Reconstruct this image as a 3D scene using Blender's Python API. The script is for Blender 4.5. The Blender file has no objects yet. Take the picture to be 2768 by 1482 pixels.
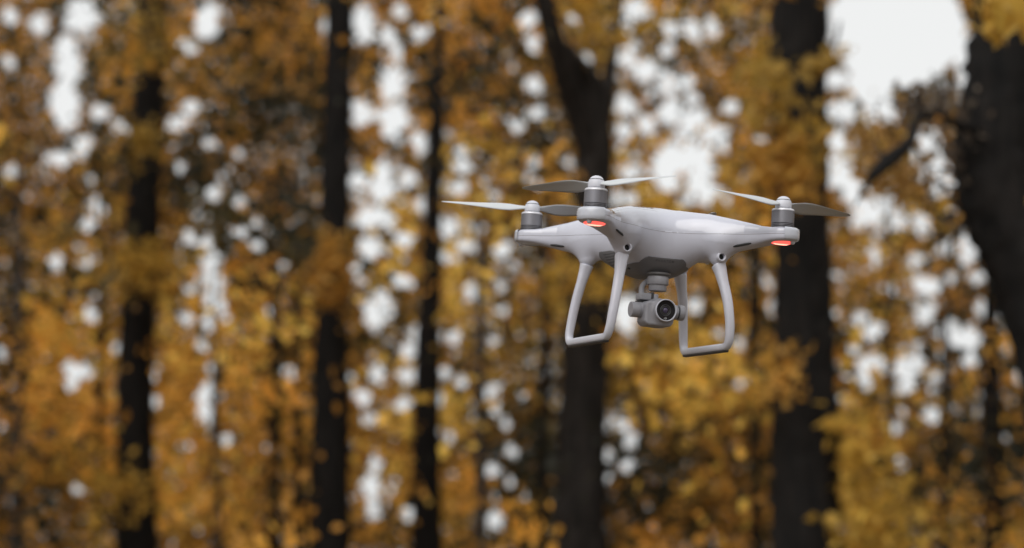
import bpy, math, random
import numpy as np
from math import radians, sin, cos, tan, pi
from mathutils import Matrix, Vector

# ------------------------------------------------------------------ camera, sky, sun
sc = bpy.context.scene
PITCH = radians(8.5)
CAM = np.array([0.0, 0.0, 1.5])
FPX = 5413.0                                   # focal length in pixels of the 2768 px wide photograph
cam_d = bpy.data.cameras.new('camera'); cam = bpy.data.objects.new('camera', cam_d)
sc.collection.objects.link(cam)
cam.location = CAM; cam.rotation_euler = (pi/2 + PITCH, 0, 0)
cam_d.sensor_width = 36; cam_d.lens = 36*FPX/2768
cam_d.clip_start = 0.05; cam_d.clip_end = 2000
cam_d.dof.use_dof = True; cam_d.dof.focus_distance = 2.50; cam_d.dof.aperture_fstop = 3.3
cam_d.dof.aperture_blades = 0
sc.camera = cam
CR = np.array([[1, 0, 0], [0, -sin(PITCH), -cos(PITCH)], [0, cos(PITCH), -sin(PITCH)]])  # columns right, up, back

SUN_EL, SUN_AZ = radians(42), radians(205)
w = bpy.data.worlds.new('World'); sc.world = w; w.use_nodes = True
nt = w.node_tree; nt.nodes.clear()
sky = nt.nodes.new('ShaderNodeTexSky'); sky.sky_type = 'NISHITA'; sky.sun_disc = False
sky.sun_elevation = SUN_EL; sky.sun_rotation = SUN_AZ
sky.air_density = 1.0; sky.dust_density = 6.0; sky.ozone_density = 1.0
hs = nt.nodes.new('ShaderNodeHueSaturation'); hs.inputs['Saturation'].default_value = 0.12
mx = nt.nodes.new('ShaderNodeMix'); mx.data_type = 'RGBA'; mx.inputs['Factor'].default_value = 0.8
mx.inputs['B'].default_value = (8.75, 8.85, 8.8, 1)      # even overcast cloud sheet
bg = nt.nodes.new('ShaderNodeBackground'); bg.inputs['Strength'].default_value = 0.10
out = nt.nodes.new('ShaderNodeOutputWorld')
nt.links.new(sky.outputs[0], hs.inputs['Color']); nt.links.new(hs.outputs[0], mx.inputs['A'])
nt.links.new(mx.outputs['Result'], bg.inputs[0]); nt.links.new(bg.outputs[0], out.inputs[0])
sl = bpy.data.lights.new('sun', 'SUN'); sl.energy = 1.5; sl.angle = radians(60); sl.color = (1, .97, .93)
so = bpy.data.objects.new('sun', sl); sc.collection.objects.link(so)
_sd = Vector((sin(SUN_AZ)*cos(SUN_EL), cos(SUN_AZ)*cos(SUN_EL), sin(SUN_EL)))
so.rotation_euler = _sd.to_track_quat('Z', 'Y').to_euler()
sc.view_settings.view_transform = 'Standard'; sc.view_settings.look = 'None'
sc.view_settings.exposure = 0.18; sc.view_settings.gamma = 1.0
sc.render.engine = 'CYCLES'
sc.cycles.max_bounces = 6; sc.cycles.diffuse_bounces = 3; sc.cycles.glossy_bounces = 3
sc.cycles.transmission_bounces = 4; sc.cycles.transparent_max_bounces = 4
sc.cycles.sample_clamp_indirect = 4

COL = sc.collection
rng = np.random.default_rng(7); random.seed(7)

# ------------------------------------------------------------------ helpers
def mat(name, base, rough=0.5, metal=0.0, coat=0.0, emit=None, estr=0.0, spec=0.5, noise=0.0, nscale=60, bump=0.0):
    m = bpy.data.materials.new(name); m.use_nodes = True
    t = m.node_tree; b = t.nodes['Principled BSDF']
    b.inputs['Base Color'].default_value = (*base, 1); b.inputs['Roughness'].default_value = rough
    b.inputs['Metallic'].default_value = metal; b.inputs['Coat Weight'].default_value = coat
    b.inputs['Coat Roughness'].default_value = 0.06
    b.inputs['Specular IOR Level'].default_value = spec
    if emit: b.inputs['Emission Color'].default_value = (*emit, 1); b.inputs['Emission Strength'].default_value = estr
    if noise or bump:
        tc = t.nodes.new('ShaderNodeTexCoord'); n = t.nodes.new('ShaderNodeTexNoise')
        n.inputs['Scale'].default_value = nscale; n.inputs['Detail'].default_value = 5
        t.links.new(tc.outputs['Object'], n.inputs['Vector'])
        if noise:
            r = t.nodes.new('ShaderNodeValToRGB')
            r.color_ramp.elements[0].position = .3; r.color_ramp.elements[1].position = .7
            r.color_ramp.elements[0].color = tuple(c*(1-noise) for c in base)+(1,)
            r.color_ramp.elements[1].color = tuple(min(1, c*(1+noise)) for c in base)+(1,)
            t.links.new(n.outputs[0], r.inputs[0]); t.links.new(r.outputs[0], b.inputs['Base Color'])
        if bump:
            bp = t.nodes.new('ShaderNodeBump'); bp.inputs['Strength'].default_value = bump; bp.inputs['Distance'].default_value = .01
            t.links.new(n.outputs[0], bp.inputs['Height']); t.links.new(bp.outputs[0], b.inputs['Normal'])
    return m

def mesh_obj(name, V, F, material, parent=None, smooth=True, normals=None, flat_angle=None, fmat=None):
    me = bpy.data.meshes.new(name)
    V = np.asarray(V, dtype=np.float32)
    if isinstance(F, np.ndarray):
        n = F.shape[1]; me.vertices.add(len(V)); me.vertices.foreach_set('co', V.ravel())
        me.loops.add(F.size); me.loops.foreach_set('vertex_index', F.astype(np.int32).ravel())
        me.polygons.add(len(F)); me.polygons.foreach_set('loop_start', np.arange(0, F.size, n, dtype=np.int32))
        me.polygons.foreach_set('loop_total', np.full(len(F), n, dtype=np.int32))
        me.update(calc_edges=True)
    else:
        me.from_pydata([tuple(v) for v in V], [], F); me.update()
    for mm in (material if isinstance(material, (list, tuple)) else [material]): me.materials.append(mm)
    if fmat is not None: me.polygons.foreach_set('material_index', np.asarray(fmat, dtype=np.int32))
    if smooth: me.polygons.foreach_set('use_smooth', np.ones(len(me.polygons), dtype=bool))
    if flat_angle is not None: me.set_sharp_from_angle(angle=radians(flat_angle))
    if normals is not None: me.normals_split_custom_set_from_vertices(normals)
    o = bpy.data.objects.new(name, me); COL.objects.link(o)
    if parent: o.parent = parent
    return o

def tag(o, label=None, cat=None, group=None, kind=None):
    if label: o['label'] = label
    if cat: o['category'] = cat
    if group: o['group'] = group
    if kind: o['kind'] = kind
    return o

def at(u, v, Y):
    """world point on the vertical plane y = Y seen at photo pixel (u, v)"""
    d = CR @ np.array([(u-1384)/FPX, -(v-741)/FPX, -1.0])
    return CAM + d*(Y/d[1])

def to_px(P):
    q = (P-CAM) @ CR
    return 1384 + FPX*q[:, 0]/-q[:, 2], 741 - FPX*q[:, 1]/-q[:, 2]

class MB:
    """collects pieces into one mesh"""
    def __init__(s): s.V = []; s.F = []; s.n = 0
    def add(s, V, F):
        V = np.asarray(V, float); s.V.append(V)
        s.F += [tuple(int(i)+s.n for i in f) for f in F]; s.n += len(V); return s
    def build(s, name, m, parent=None, **k): return mesh_obj(name, np.concatenate(s.V), s.F, m, parent, **k)

def lathe(prof, seg=48, closed=True):
    """prof: (r, z) list; axis z"""
    V = []; F = []; a = np.linspace(0, 2*pi, seg, endpoint=False)
    for r, z in prof:
        V.append(np.stack([r*np.cos(a), r*np.sin(a), np.full(seg, z)], 1))
    V = np.concatenate(V); k = len(prof)
    for i in range(k-1):
        for j in range(seg):
            j2 = (j+1) % seg
            F.append((i*seg+j, i*seg+j2, (i+1)*seg+j2, (i+1)*seg+j))
    if closed:
        F.append(tuple(range(seg-1, -1, -1))); F.append(tuple((k-1)*seg+j for j in range(seg)))
    return V, F

def catmull(P, n=8):
    P = np.asarray(P, float); Q = np.vstack([2*P[0]-P[1], P, 2*P[-1]-P[-2]]); o = []
    for i in range(1, len(Q)-2):
        for t in np.linspace(0, 1, n, endpoint=False):
            a, b, c, d = Q[i-1], Q[i], Q[i+1], Q[i+2]
            o.append(.5*((2*b)+(-a+c)*t+(2*a-5*b+4*c-d)*t*t+(-a+3*b-3*c+d)*t**3))
    o.append(P[-1]); return np.array(o)

def sweep(path, ra, rb, ref, seg=20, expo=2.0):
    P = np.asarray(path, float); T = np.gradient(P, axis=0); T /= np.linalg.norm(T, axis=1)[:, None]
    ra = np.broadcast_to(ra, len(P)); rb = np.broadcast_to(rb, len(P)); V = []; F = []
    a = np.linspace(0, 2*pi, seg, endpoint=False)
    ca = np.sign(np.cos(a))*np.abs(np.cos(a))**(2/expo); sa = np.sign(np.sin(a))*np.abs(np.sin(a))**(2/expo)
    for i in range(len(P)):
        x = ref-np.dot(ref, T[i])*T[i]; x /= np.linalg.norm(x); y = np.cross(T[i], x)
        V.append(P[i]+ra[i]*ca[:, None]*x+rb[i]*sa[:, None]*y)
    for i in range(len(P)-1):
        for j in range(seg):
            j2 = (j+1) % seg; F.append((i*seg+j, i*seg+j2, (i+1)*seg+j2, (i+1)*seg+j))
    F.append(tuple(range(seg-1, -1, -1))); F.append(tuple((len(P)-1)*seg+j for j in range(seg)))
    return np.concatenate(V), F

def rbox(lo, hi, r=1.0):
    """bevelled box"""
    import bmesh
    bm = bmesh.new(); bmesh.ops.create_cube(bm, size=1)
    lo = np.array(lo, float); hi = np.array(hi, float)
    for v in bm.verts: v.co = Vector((lo+hi)/2)+Vector([v.co[i]*(hi-lo)[i] for i in range(3)])
    bmesh.ops.bevel(bm, geom=bm.edges[:], offset=r, segments=3, affect='EDGES', profile=.5)
    V = np.array([v.co[:] for v in bm.verts]); bm.verts.index_update(); F = [tuple(v.index for v in f.verts) for f in bm.faces]
    bm.free(); return V, F

# ---- signed-distance modelling
def smin(a, b, k):
    h = np.maximum(k-np.abs(a-b), 0)/k
    return np.minimum(a, b)-h*h*k*.25
def smax(a, b, k): return -smin(-a, -b, k)

def grad(f, P, e=.05):
    g = np.empty_like(P)
    for i in range(3):
        d = np.zeros(3); d[i] = e
        A = P+d; B = P-d
        g[:, i] = (f(A[:, 0], A[:, 1], A[:, 2])-f(B[:, 0], B[:, 1], B[:, 2]))/(2*e)
    return g

def surface_nets(f, lo, hi, h, newton=3):
    ax = [np.arange(lo[i], hi[i]+h, h) for i in range(3)]
    X, Y, Z = np.meshgrid(*ax, indexing='ij'); F = f(X, Y, Z); ins = F < 0
    nx, ny, nz = F.shape; acc = np.zeros((nx-1, ny-1, nz-1, 3)); cnt = np.zeros((nx-1, ny-1, nz-1))
    for a in range(3):
        b, c = [i for i in range(3) if i != a]
        s0 = [slice(None)]*3; s1 = [slice(None)]*3; s0[a] = slice(None, -1); s1[a] = slice(1, None)
        F0 = F[tuple(s0)]; F1 = F[tuple(s1)]; cr = (F0 < 0) != (F1 < 0)
        t = np.where(cr, F0/np.where(F0 == F1, 1, F0-F1), 0)
        pos = np.stack([X[tuple(s0)], Y[tuple(s0)], Z[tuple(s0)]], -1); pos[..., a] += t*h
        for db in (0, 1):
            for dc in (0, 1):
                s = [slice(None)]*3
                s[b] = slice(db, F.shape[b]-1+db); s[c] = slice(dc, F.shape[c]-1+dc)
                m = cr[tuple(s)]; acc += pos[tuple(s)]*m[..., None]; cnt += m
    act = cnt > 0; idx = -np.ones(act.shape, np.int64); idx[act] = np.arange(act.sum())
    V = acc[act]/cnt[act][:, None]; Q = []
    for a in range(3):
        b, c = (a+1) % 3, (a+2) % 3
        s0 = [slice(1, -1)]*3; s1 = [slice(1, -1)]*3; s0[a] = slice(0, -1); s1[a] = slice(1, None)
        i0 = ins[tuple(s0)]; i1 = ins[tuple(s1)]; e = np.argwhere(i0 != i1)
        if not len(e): continue
        flip = ~i0[tuple(e.T)]; e = e.copy()
        for d in range(3):
            if d != a: e[:, d] += 1
        def cell(ob, oc):
            g = e.copy(); g[:, b] += ob; g[:, c] += oc; return idx[tuple(g.T)]
        q = np.stack([cell(-1, -1), cell(0, -1), cell(0, 0), cell(-1, 0)], 1)
        q[flip] = q[flip][:, ::-1]; Q.append(q)
    Q = np.concatenate(Q)
    for _ in range(newton):
        g = grad(f, V); val = f(V[:, 0], V[:, 1], V[:, 2]); n2 = np.maximum((g*g).sum(1), .05)
        st = -(val/n2)[:, None]*g; l = np.linalg.norm(st, axis=1)[:, None]; V = V+st*np.minimum(1, .5*h/np.maximum(l, 1e-9))
    g = grad(f, V, .3); g /= np.maximum(np.linalg.norm(g, axis=1), 1e-9)[:, None]
    return V, Q, g

# ------------------------------------------------------------------ materials
def shell_material(name, rough, coat, glossline=True):
    m = mat(name, (.49, .50, .575), rough, coat=coat)
    t = m.node_tree; b = t.nodes['Principled BSDF']
    tc = t.nodes.new('ShaderNodeTexCoord')
    # the joint between upper and lower shell, and a few specks of dirt
    sx = t.nodes.new('ShaderNodeSeparateXYZ'); t.links.new(tc.outputs['Object'], sx.inputs[0])
    a = t.nodes.new('ShaderNodeMath'); a.operation = 'SUBTRACT'; a.inputs[1].default_value = (156-9.5)/1000
    t.links.new(sx.outputs[2], a.inputs[0])
    ab = t.nodes.new('ShaderNodeMath'); ab.operation = 'ABSOLUTE'; t.links.new(a.outputs[0], ab.inputs[0])
    lt = t.nodes.new('ShaderNodeMath'); lt.operation = 'LESS_THAN'; lt.inputs[1].default_value = .00028; t.links.new(ab.outputs[0], lt.inputs[0])
    n = t.nodes.new('ShaderNodeTexNoise'); n.inputs['Scale'].default_value = 260; n.inputs['Detail'].default_value = 2
    t.links.new(tc.outputs['Object'], n.inputs['Vector'])
    r = t.nodes.new('ShaderNodeValToRGB'); r.color_ramp.elements[0].position = .76; r.color_ramp.elements[1].position = .79
    r.color_ramp.elements[0].color = (0, 0, 0, 1); r.color_ramp.elements[1].color = (1, 1, 1, 1)
    t.links.new(n.outputs[0], r.inputs[0])
    m1 = t.nodes.new('ShaderNodeMix'); m1.data_type = 'RGBA'; m1.inputs['A'].default_value = (.49, .50, .575, 1); m1.inputs['B'].default_value = (.38, .35, .33, 1)
    t.links.new(r.outputs[0], m1.inputs['Factor'])
    m2 = t.nodes.new('ShaderNodeMix'); m2.data_type = 'RGBA'; m2.inputs['B'].default_value = (.16, .15, .16, 1)
    t.links.new(m1.outputs['Result'], m2.inputs['A']); t.links.new(lt.outputs[0], m2.inputs['Factor'])
    t.links.new(m2.outputs['Result'], b.inputs['Base Color'])
    return m

M = {}
M['shell_top'] = shell_material('glossy_white_shell', .18, 1.0)
M['shell_low'] = shell_material('satin_white_shell', .38, .25)
M['leg'] = mat('white_plastic', (.53, .54, .61), .30, coat=.3, noise=.03, nscale=90)
M['panel'] = mat('grey_plastic', (.135, .134, .143), .5)
M['gimbal'] = mat('gimbal_grey', (.26, .26, .285), .45)
M['can'] = mat('grey_anodised_metal', (.21, .21, .235), .40, metal=.6)
M['rim'] = mat('light_rim', (.62, .62, .66), .35, metal=.3)
M['dark'] = mat('dark_plastic', (.03, .03, .032), .45)
M['mid'] = mat('dark_grey_plastic', (.10, .098, .10), .45)
M['black'] = mat('black_void', (.006, .006, .006), .6)
M['hub'] = mat('white_hub', (.56, .57, .63), .35)
M['blade'] = mat('blade_plastic', (.50, .52, .54), .35)
M['red'] = mat('red_light', (.9, .10, .08), .3, emit=(1, .10, .08), estr=1.3)
M['redcore'] = mat('red_light_core', (1, .4, .3), .3, emit=(1, .40, .28), estr=1.8)
M['clear'] = mat('clear_plastic', (.48, .50, .56), .18, coat=.6)
M['glass'] = mat('lens_glass', (.006, .006, .008), .12, spec=.25)
M['lensring'] = mat('lens_ring', (.035, .034, .038), .25)
M['iris'] = mat('lens_coating', (.05, .04, .08), .1, spec=.6)
M['logo'] = mat('grey_print', (.30, .30, .31), .5)
M['print'] = mat('dark_print', (.065, .063, .07), .5)

# ------------------------------------------------------------------ the drone (millimetres in its own axes: +y nose, +z up)
RD = np.array([[-0.9513, 0.3026, 0.059], [0.0893, 0.0873, 0.9922], [0.2951, 0.9491, -0.1101]])
U, S_, Vt = np.linalg.svd(RD); RD = U @ Vt
TD = np.array([180.3, 57.2, -2564.9])
BASE = 156.0
W3 = CR @ RD
drone = bpy.data.objects.new('drone', None); COL.objects.link(drone)
loc = CAM + CR @ (RD @ np.array([0, 0, -BASE]) + TD)/1000
drone.matrix_world = Matrix([list(W3[0])+[loc[0]], list(W3[1])+[loc[1]], list(W3[2])+[loc[2]], [0, 0, 0, 1]])
tag(drone, 'white four rotor camera drone hovering in mid air before the autumn trees', 'drone')
def mm(V): return (np.asarray(V, float)+np.array([0, 0, BASE]))/1000

MOT = 123.75
I = np.interp
TOPH = [32.5, 32.0, 27.0, 20.2, 15.4, 10.8, 9.2, 8.9, 8.0]
CENH = 24.0
def beam(x, y, z, sg):
    s = np.abs(x+sg*y)/2**.5; p = np.abs(y-sg*x)/2**.5
    pe = np.sqrt(p*p+np.maximum(0, s-175)**2)
    wd = I(s, [0, 30, 63, 97, 130, 150, 166, 175], [33, 30, 23.5, 18.2, 14.5, 16.2, 19.6, 20.5])
    zs = -9.0
    H = I(s, [0, 38, 81, 113, 134, 152, 163, 175, 200], TOPH)
    B = I(s, [0, 64, 105, 126, 142, 158, 168, 200], [40, 31, 22.6, 18.6, 14.7, 11.2, 9.8, 8])
    n = I(s, [0, 120, 165], [2.2, 2.2, 4.5])
    zz = z-zs; h = np.where(zz > 0, H, B)
    g = ((pe/wd)**n+(np.abs(zz)/h)**n)**(1/n)
    return (g-1)*np.minimum(wd, h)

def capsule(x, y, z, a, b, r1, r2):
    a = np.array(a, float); b = np.array(b, float); d = b-a; L = d@d
    t = np.clip(((x-a[0])*d[0]+(y-a[1])*d[1]+(z-a[2])*d[2])/L, 0, 1)
    return np.sqrt((x-a[0]-t*d[0])**2+(y-a[1]-t*d[1])**2+(z-a[2]-t*d[2])**2)-(r1+(r2-r1)*t)

def center(x, y, z):
    zz = z+9; h = np.where(zz > 0, CENH, 52.0)
    n = np.where(zz > 0, 2.3, 2.9)
    ax = np.where(zz > 0, 47.0, 49.0); ay = np.where(zz > 0, 47.0, 48.0)
    q = ((np.abs(x)/ax)**2.4+(np.abs(y)/ay)**2.4)**(1/2.4)
    g = (q**n+(np.abs(zz)/h)**n)**(1/n)
    return (g-1)*38

def body_plain(x, y, z):
    d = smin(beam(x, y, z, 1), beam(x, y, z, -1), 14)
    d = smin(d, center(x, y, z), 22)
    return d

def body(x, y, z):
    d = body_plain(x, y, z)
    ax = np.abs(x)
    front = capsule(ax, y, z, (66, 70, -18), (65, 67, -40), 15, 8.6)
    rear = capsule(ax, -y, z, (66, 66, -18), (65.5, 61, -40), 15, 9.2)
    boss = capsule(ax, y, z, (63.5, 66, -36), (63.0, 71.5, -37.2), 7.6, 6.6)
    d = smin(d, front, 14); d = smin(d, rear, 14); d = smin(d, boss, 5)
    # flat cuts where the landing legs join
    d = smax(d, -(z+47.3)*np.where((np.hypot(ax-65, np.abs(y)-64) < 24), 1, 0)-np.where((np.hypot(ax-65, np.abs(y)-64) < 24), 0, 60), .6)
    # bores of the two front sensors
    bore = np.sqrt((ax-63.2)**2+(z+37.2)**2)-3.7
    bore = np.maximum(bore, 66-y)
    return np.maximum(d, -bore)

V, Q, N = surface_nets(body, (-150, -150, -66), (150, 150, 34), 1.5)
fz = V[Q[:, 0], 2]
shell = mesh_obj('body_shell', mm(V), Q, [M['shell_top'], M['shell_low']], drone, normals=N, fmat=(fz < -9.5).astype(int))

# grey belly cover: the body surface offset outwards, kept below its outline
def edge_z(x, y):
    """height of the cover's upper edge, by where it lies round the belly"""
    a = np.degrees(np.arctan2(np.abs(x), y))          # 0 nose, 90 side, 180 tail
    return I(a, [0, 25, 31, 38, 62, 75, 86, 100, 118, 128, 150, 180], [-41.2, -41.2, -44.5, -49, -51, -47, -33, -31, -31, -42, -52, -52])
def panel(x, y, z):
    d = body_plain(x, y, z)-.8
    return smax(d, (z-edge_z(x, y))*.75, 1.0)
V, Q, N = surface_nets(panel, (-62, -62, -66), (62, 62, -26), 1.0)
def panel_mat():
    m = M['panel']; t = m.node_tree; b = t.nodes['Principled BSDF']
    tc = t.nodes.new('ShaderNodeTexCoord'); sx = t.nodes.new('ShaderNodeSeparateXYZ'); t.links.new(tc.outputs['Object'], sx.inputs[0])
    def math_(op, a, b_=None):
        n = t.nodes.new('ShaderNodeMath'); n.operation = op
        for i, q in enumerate((a, b_)):
            if q is None: continue
            if isinstance(q, (int, float)): n.inputs[i].default_value = q
            else: t.links.new(q, n.inputs[i])
        return n.outputs[0]
    P = .0033
    u = math_('MULTIPLY', sx.outputs[1], 1/P); v = math_('MULTIPLY', sx.outputs[2], 1/P)
    us = math_('ADD', u, math_('MULTIPLY', math_('FLOOR', v), .5))
    fu = math_('SUBTRACT', math_('FRACT', us), .5); fv = math_('SUBTRACT', math_('FRACT', v), .5)
    r = math_('SQRT', math_('ADD', math_('MULTIPLY', fu, fu), math_('MULTIPLY', fv, fv)))
    dot = math_('LESS_THAN', r, .33)
    side = math_('GREATER_THAN', math_('ABSOLUTE', sx.outputs[0]), .036)
    yl = math_('LESS_THAN', math_('ABSOLUTE', math_('SUBTRACT', sx.outputs[1], -.004)), .022)
    zl = math_('LESS_THAN', sx.outputs[2], (156-35)/1000)
    k = math_('MULTIPLY', math_('MULTIPLY', dot, side), math_('MULTIPLY', yl, zl))
    mxn = t.nodes.new('ShaderNodeMix'); mxn.data_type = 'RGBA'
    mxn.inputs['A'].default_value = (.135, .134, .143, 1); mxn.inputs['B'].default_value = (.012, .012, .012, 1)
    t.links.new(k, mxn.inputs['Factor']); t.links.new(mxn.outputs['Result'], b.inputs['Base Color'])
panel_mat()
belly = mesh_obj('belly_cover', mm(V), Q, M['panel'], drone, normals=N)

def surf_y(f, x, z, y0=70.0):
    """first surface met going backwards from the nose at (x, z)"""
    y = np.full(np.shape(x), y0)
    for _ in range(60): y = y-np.clip(f(x, y, z), -2, 4)*.7
    return y
def text_mesh(body_, size, spacing=1.0):
    c = bpy.data.curves.new('lettering', 'FONT'); c.body = body_; c.size = size; c.space_character = spacing
    c.align_x = 'CENTER'; c.align_y = 'CENTER'; c.offset = .012*size
    o = bpy.data.objects.new('lettering', c); COL.objects.link(o); dg = bpy.context.evaluated_depsgraph_get()
    me = bpy.data.meshes.new_from_object(o.evaluated_get(dg)); bpy.data.objects.remove(o)
    V = np.array([v.co[:] for v in me.vertices]); F = [tuple(p.vertices) for p in me.polygons]
    bpy.data.meshes.remove(me); return V, F
V, F = text_mesh('PHANTOM', 4.0, 1.42)
x = -V[:, 0]-0.5; z = V[:, 1]-45.6
V3 = np.stack([x, surf_y(panel, x, z)+.25, z], 1)
mesh_obj('lettering', mm(V3), F, M['print'], belly, smooth=False)
# screw recesses of the belly cover
for (px, pz) in ((36.5, -55.2), (-44, -53.5)):
    b_ = MB(); V, F = lathe([(0.01, -.5), (1.7, -.5), (1.7, .5), (1.2, .6), (0.01, .6)], 20, False)
    yy = float(surf_y(panel, np.array([px]), np.array([pz]))[0])
    V = V[:, [0, 2, 1]]+np.array([px, yy-.3, pz]); b_.add(mm(V), F).build('screw_recess', M['black'], belly)

# front sensors in the leg sockets
for sx_ in (1, -1):
    b_ = MB(); V, F = lathe([(3.7, -7), (3.7, .1), (4.2, .8), (5.2, .9), (5.9, .2), (6.3, -1.2), (6.9, -7)], 40, False)
    V = np.stack([V[:, 0], V[:, 2], -V[:, 1]], 1)+np.array([sx_*63.2, 80.0, -37.2])
    s_ = b_.add(mm(V), F).build('vision_sensor', M['leg'], drone)
    V, F = lathe([(3.75, -7), (3.75, -4.6), (2.6, -4.0), (0.01, -3.6)], 32, False)
    V = np.stack([V[:, 0], V[:, 2], -V[:, 1]], 1)+np.array([sx_*63.2, 80.0, -37.2])
    MB().add(mm(V), F).build('sensor_lens', M['black'], s_)

# cooling slots under the arms
SLOTS = []
def slot(a, b):
    a = np.array(a, float); b = np.array(b, float)
    V, F = sweep(np.linspace(a, b, 8), [.8, 1.5, 1.6, 1.6, 1.6, 1.6, 1.5, .8], [.4, .9, 1.0, 1.0, 1.0, 1.0, .9, .4], np.array([0, 0, 1.0]), 12)
    MB().add(mm(V), F).build('vent_slot', M['black'], drone)
def arm_pt(sgx, sgy, s, p, z):
    """point on the body at arm station s on its nose side (p>0) or tail side, at height z"""
    e = np.array([sgx, sgy])/2**.5; n_ = np.array([-sgx, sgy])/2**.5*np.sign(p)
    q = 30.0
    for _ in range(60):
        P = e*s+n_*q; q -= float(np.clip(body_plain(np.array([P[0]]), np.array([P[1]]), np.array([z]))[0], -2, 3))*.6
    P = e*s+n_*q; return np.array([P[0], P[1], z])
for sgx in (1, -1):
    slot(arm_pt(sgx, 1, 114, 1, -24.5), arm_pt(sgx, 1, 140, 1, -20.5))
    slot(arm_pt(sgx, -1, 119, -1, -23.0), arm_pt(sgx, -1, 139, -1, -21.0))

# motors, propellers
def make_motor():
    r = MB(); V, F = lathe([(14.6, -1.0), (14.6, .4), (12.6, .6), (12.6, 1.6), (14.2, 1.7), (14.2, 2.5), (12.6, 2.6), (12.6, 3.5), (14.1, 3.6), (14.1, 4.5), (12.8, 4.6), (12.8, 5.5)], 56)
    base = r.add(mm(V), F).build('motor', M['can'], drone, flat_angle=35)
    V, F = lathe([(13.6, 5.4), (14.1, 5.6), (14.1, 20.6), (13.9, 20.8)], 56, True)
    MB().add(mm(V), F).build('motor_can', M['can'], base, flat_angle=35)
    V, F = lathe([(12.8, 20.8), (14.15, 21.0), (14.15, 21.8), (13.7, 23.0), (12.6, 23.8), (9, 24.0), (.01, 24.0)], 56, False)
    MB().add(mm(V), F).build('motor_rim', M['rim'], base, flat_angle=50)
    V, F = lathe([(13.05, .9), (13.05, 1.6)], 40, False)
    V2, F2 = lathe([(13.0, .6), (13.0, 5.5)], 40, False)
    MB().add(mm(V2), F2).build('motor_gap', M['dark'], base)
    return base
def copy_tree(o, parent=None):
    c = o.copy(); COL.objects.link(c)
    if parent: c.parent = parent
    for ch in list(o.children): copy_tree(ch, c)
    return c
def blade_mesh(sign):
    rs = np.array([7, 12, 20, 30, 42, 55, 70, 85, 100, 112, 118, 120.5])
    ch = I(rs, [7, 12, 20, 30, 42, 55, 85, 112, 118, 120.5], [7, 9, 15, 22, 25.5, 25, 19, 12, 7, 2])
    tw = np.radians(I(rs, [7, 30, 60, 120], [32, 32, 24, 13])); th = I(rs, [7, 20, 60, 120], [3.4, 2.0, 1.4, .7])
    V = []; F = []; n = 14
    for r, c, a, t in zip(rs, ch, tw, th):
        k = np.linspace(0, 1, n//2+1); xs = np.concatenate([k, k[-2:0:-1]]); yt = np.sqrt(np.maximum(0, 4*k*(1-k)))*t/2
        cam_ = .06*c*4*k*(1-k); yy = np.concatenate([cam_+yt, (cam_-yt)[-2:0:-1]])
        X = (xs-.42)*c
        V.append(np.stack([np.full(len(X), r), (X*cos(a)+yy*sin(a))*sign, -X*sin(a)+yy*cos(a)+30.0+r*.012], 1))
    m_ = len(V[0])
    for i in range(len(V)-1):
        for j in range(m_):
            j2 = (j+1) % m_; F.append((i*m_+j, i*m_+j2, (i+1)*m_+j2, (i+1)*m_+j))
    F.append(tuple((len(V)-1)*m_+j for j in range(m_)))
    if sign < 0: F = [f[::-1] for f in F]
    return np.concatenate(V), F
def make_prop(sign, ang):
    V, F = lathe([(9.3, 24.6), (10.0, 25.0), (10.3, 26.6), (10.3, 29.5), (9.9, 32.0), (8.9, 34.6)], 40, False)
    h = MB().add(mm(V), F).build('propeller', M['hub'], drone)
    V, F = lathe([(8.0, 23.9), (9.4, 24.1), (9.4, 24.9)], 40, False)
    MB().add(mm(V), F).build('hub_collar', M['dark'], h)
    V, F = lathe([(8.4, 34.3), (8.95, 34.5), (8.85, 35.3), (8.2, 35.5)], 40, False)
    MB().add(mm(V), F).build('hub_ring', M['dark'], h)
    V, F = lathe([(8.6, 35.1), (7.4, 37.0), (5.4, 38.6), (2.8, 39.6), (.01, 39.85)], 40, False)
    MB().add(mm(V), F).build('hub_cap', M['hub'], h)
    for k in (0, 1):
        V, F = blade_mesh(sign); a = ang+k*pi
        V = np.stack([V[:, 0]*cos(a)-V[:, 1]*sin(a), V[:, 0]*sin(a)+V[:, 1]*cos(a), V[:, 2]], 1)
        MB().add(mm(V), F).build('blade', M['blade'], h)
    return h
mot0 = make_motor()
# blade bearings chosen as seen in the photograph; mirrored sense of rotation on neighbours
PROP = {(1, -1): (radians(-17), 1), (1, 1): (radians(-60), -1), (-1, 1): (radians(20), 1), (-1, -1): (radians(72), -1)}
first = True
for (a_, b_), (ang, sg) in PROP.items():
    m_ = mot0 if first else copy_tree(mot0); first = False
    m_.location = (a_*MOT/1000, b_*MOT/1000, 0)
    p_ = make_prop(sg, ang); p_.location = m_.location

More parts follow.
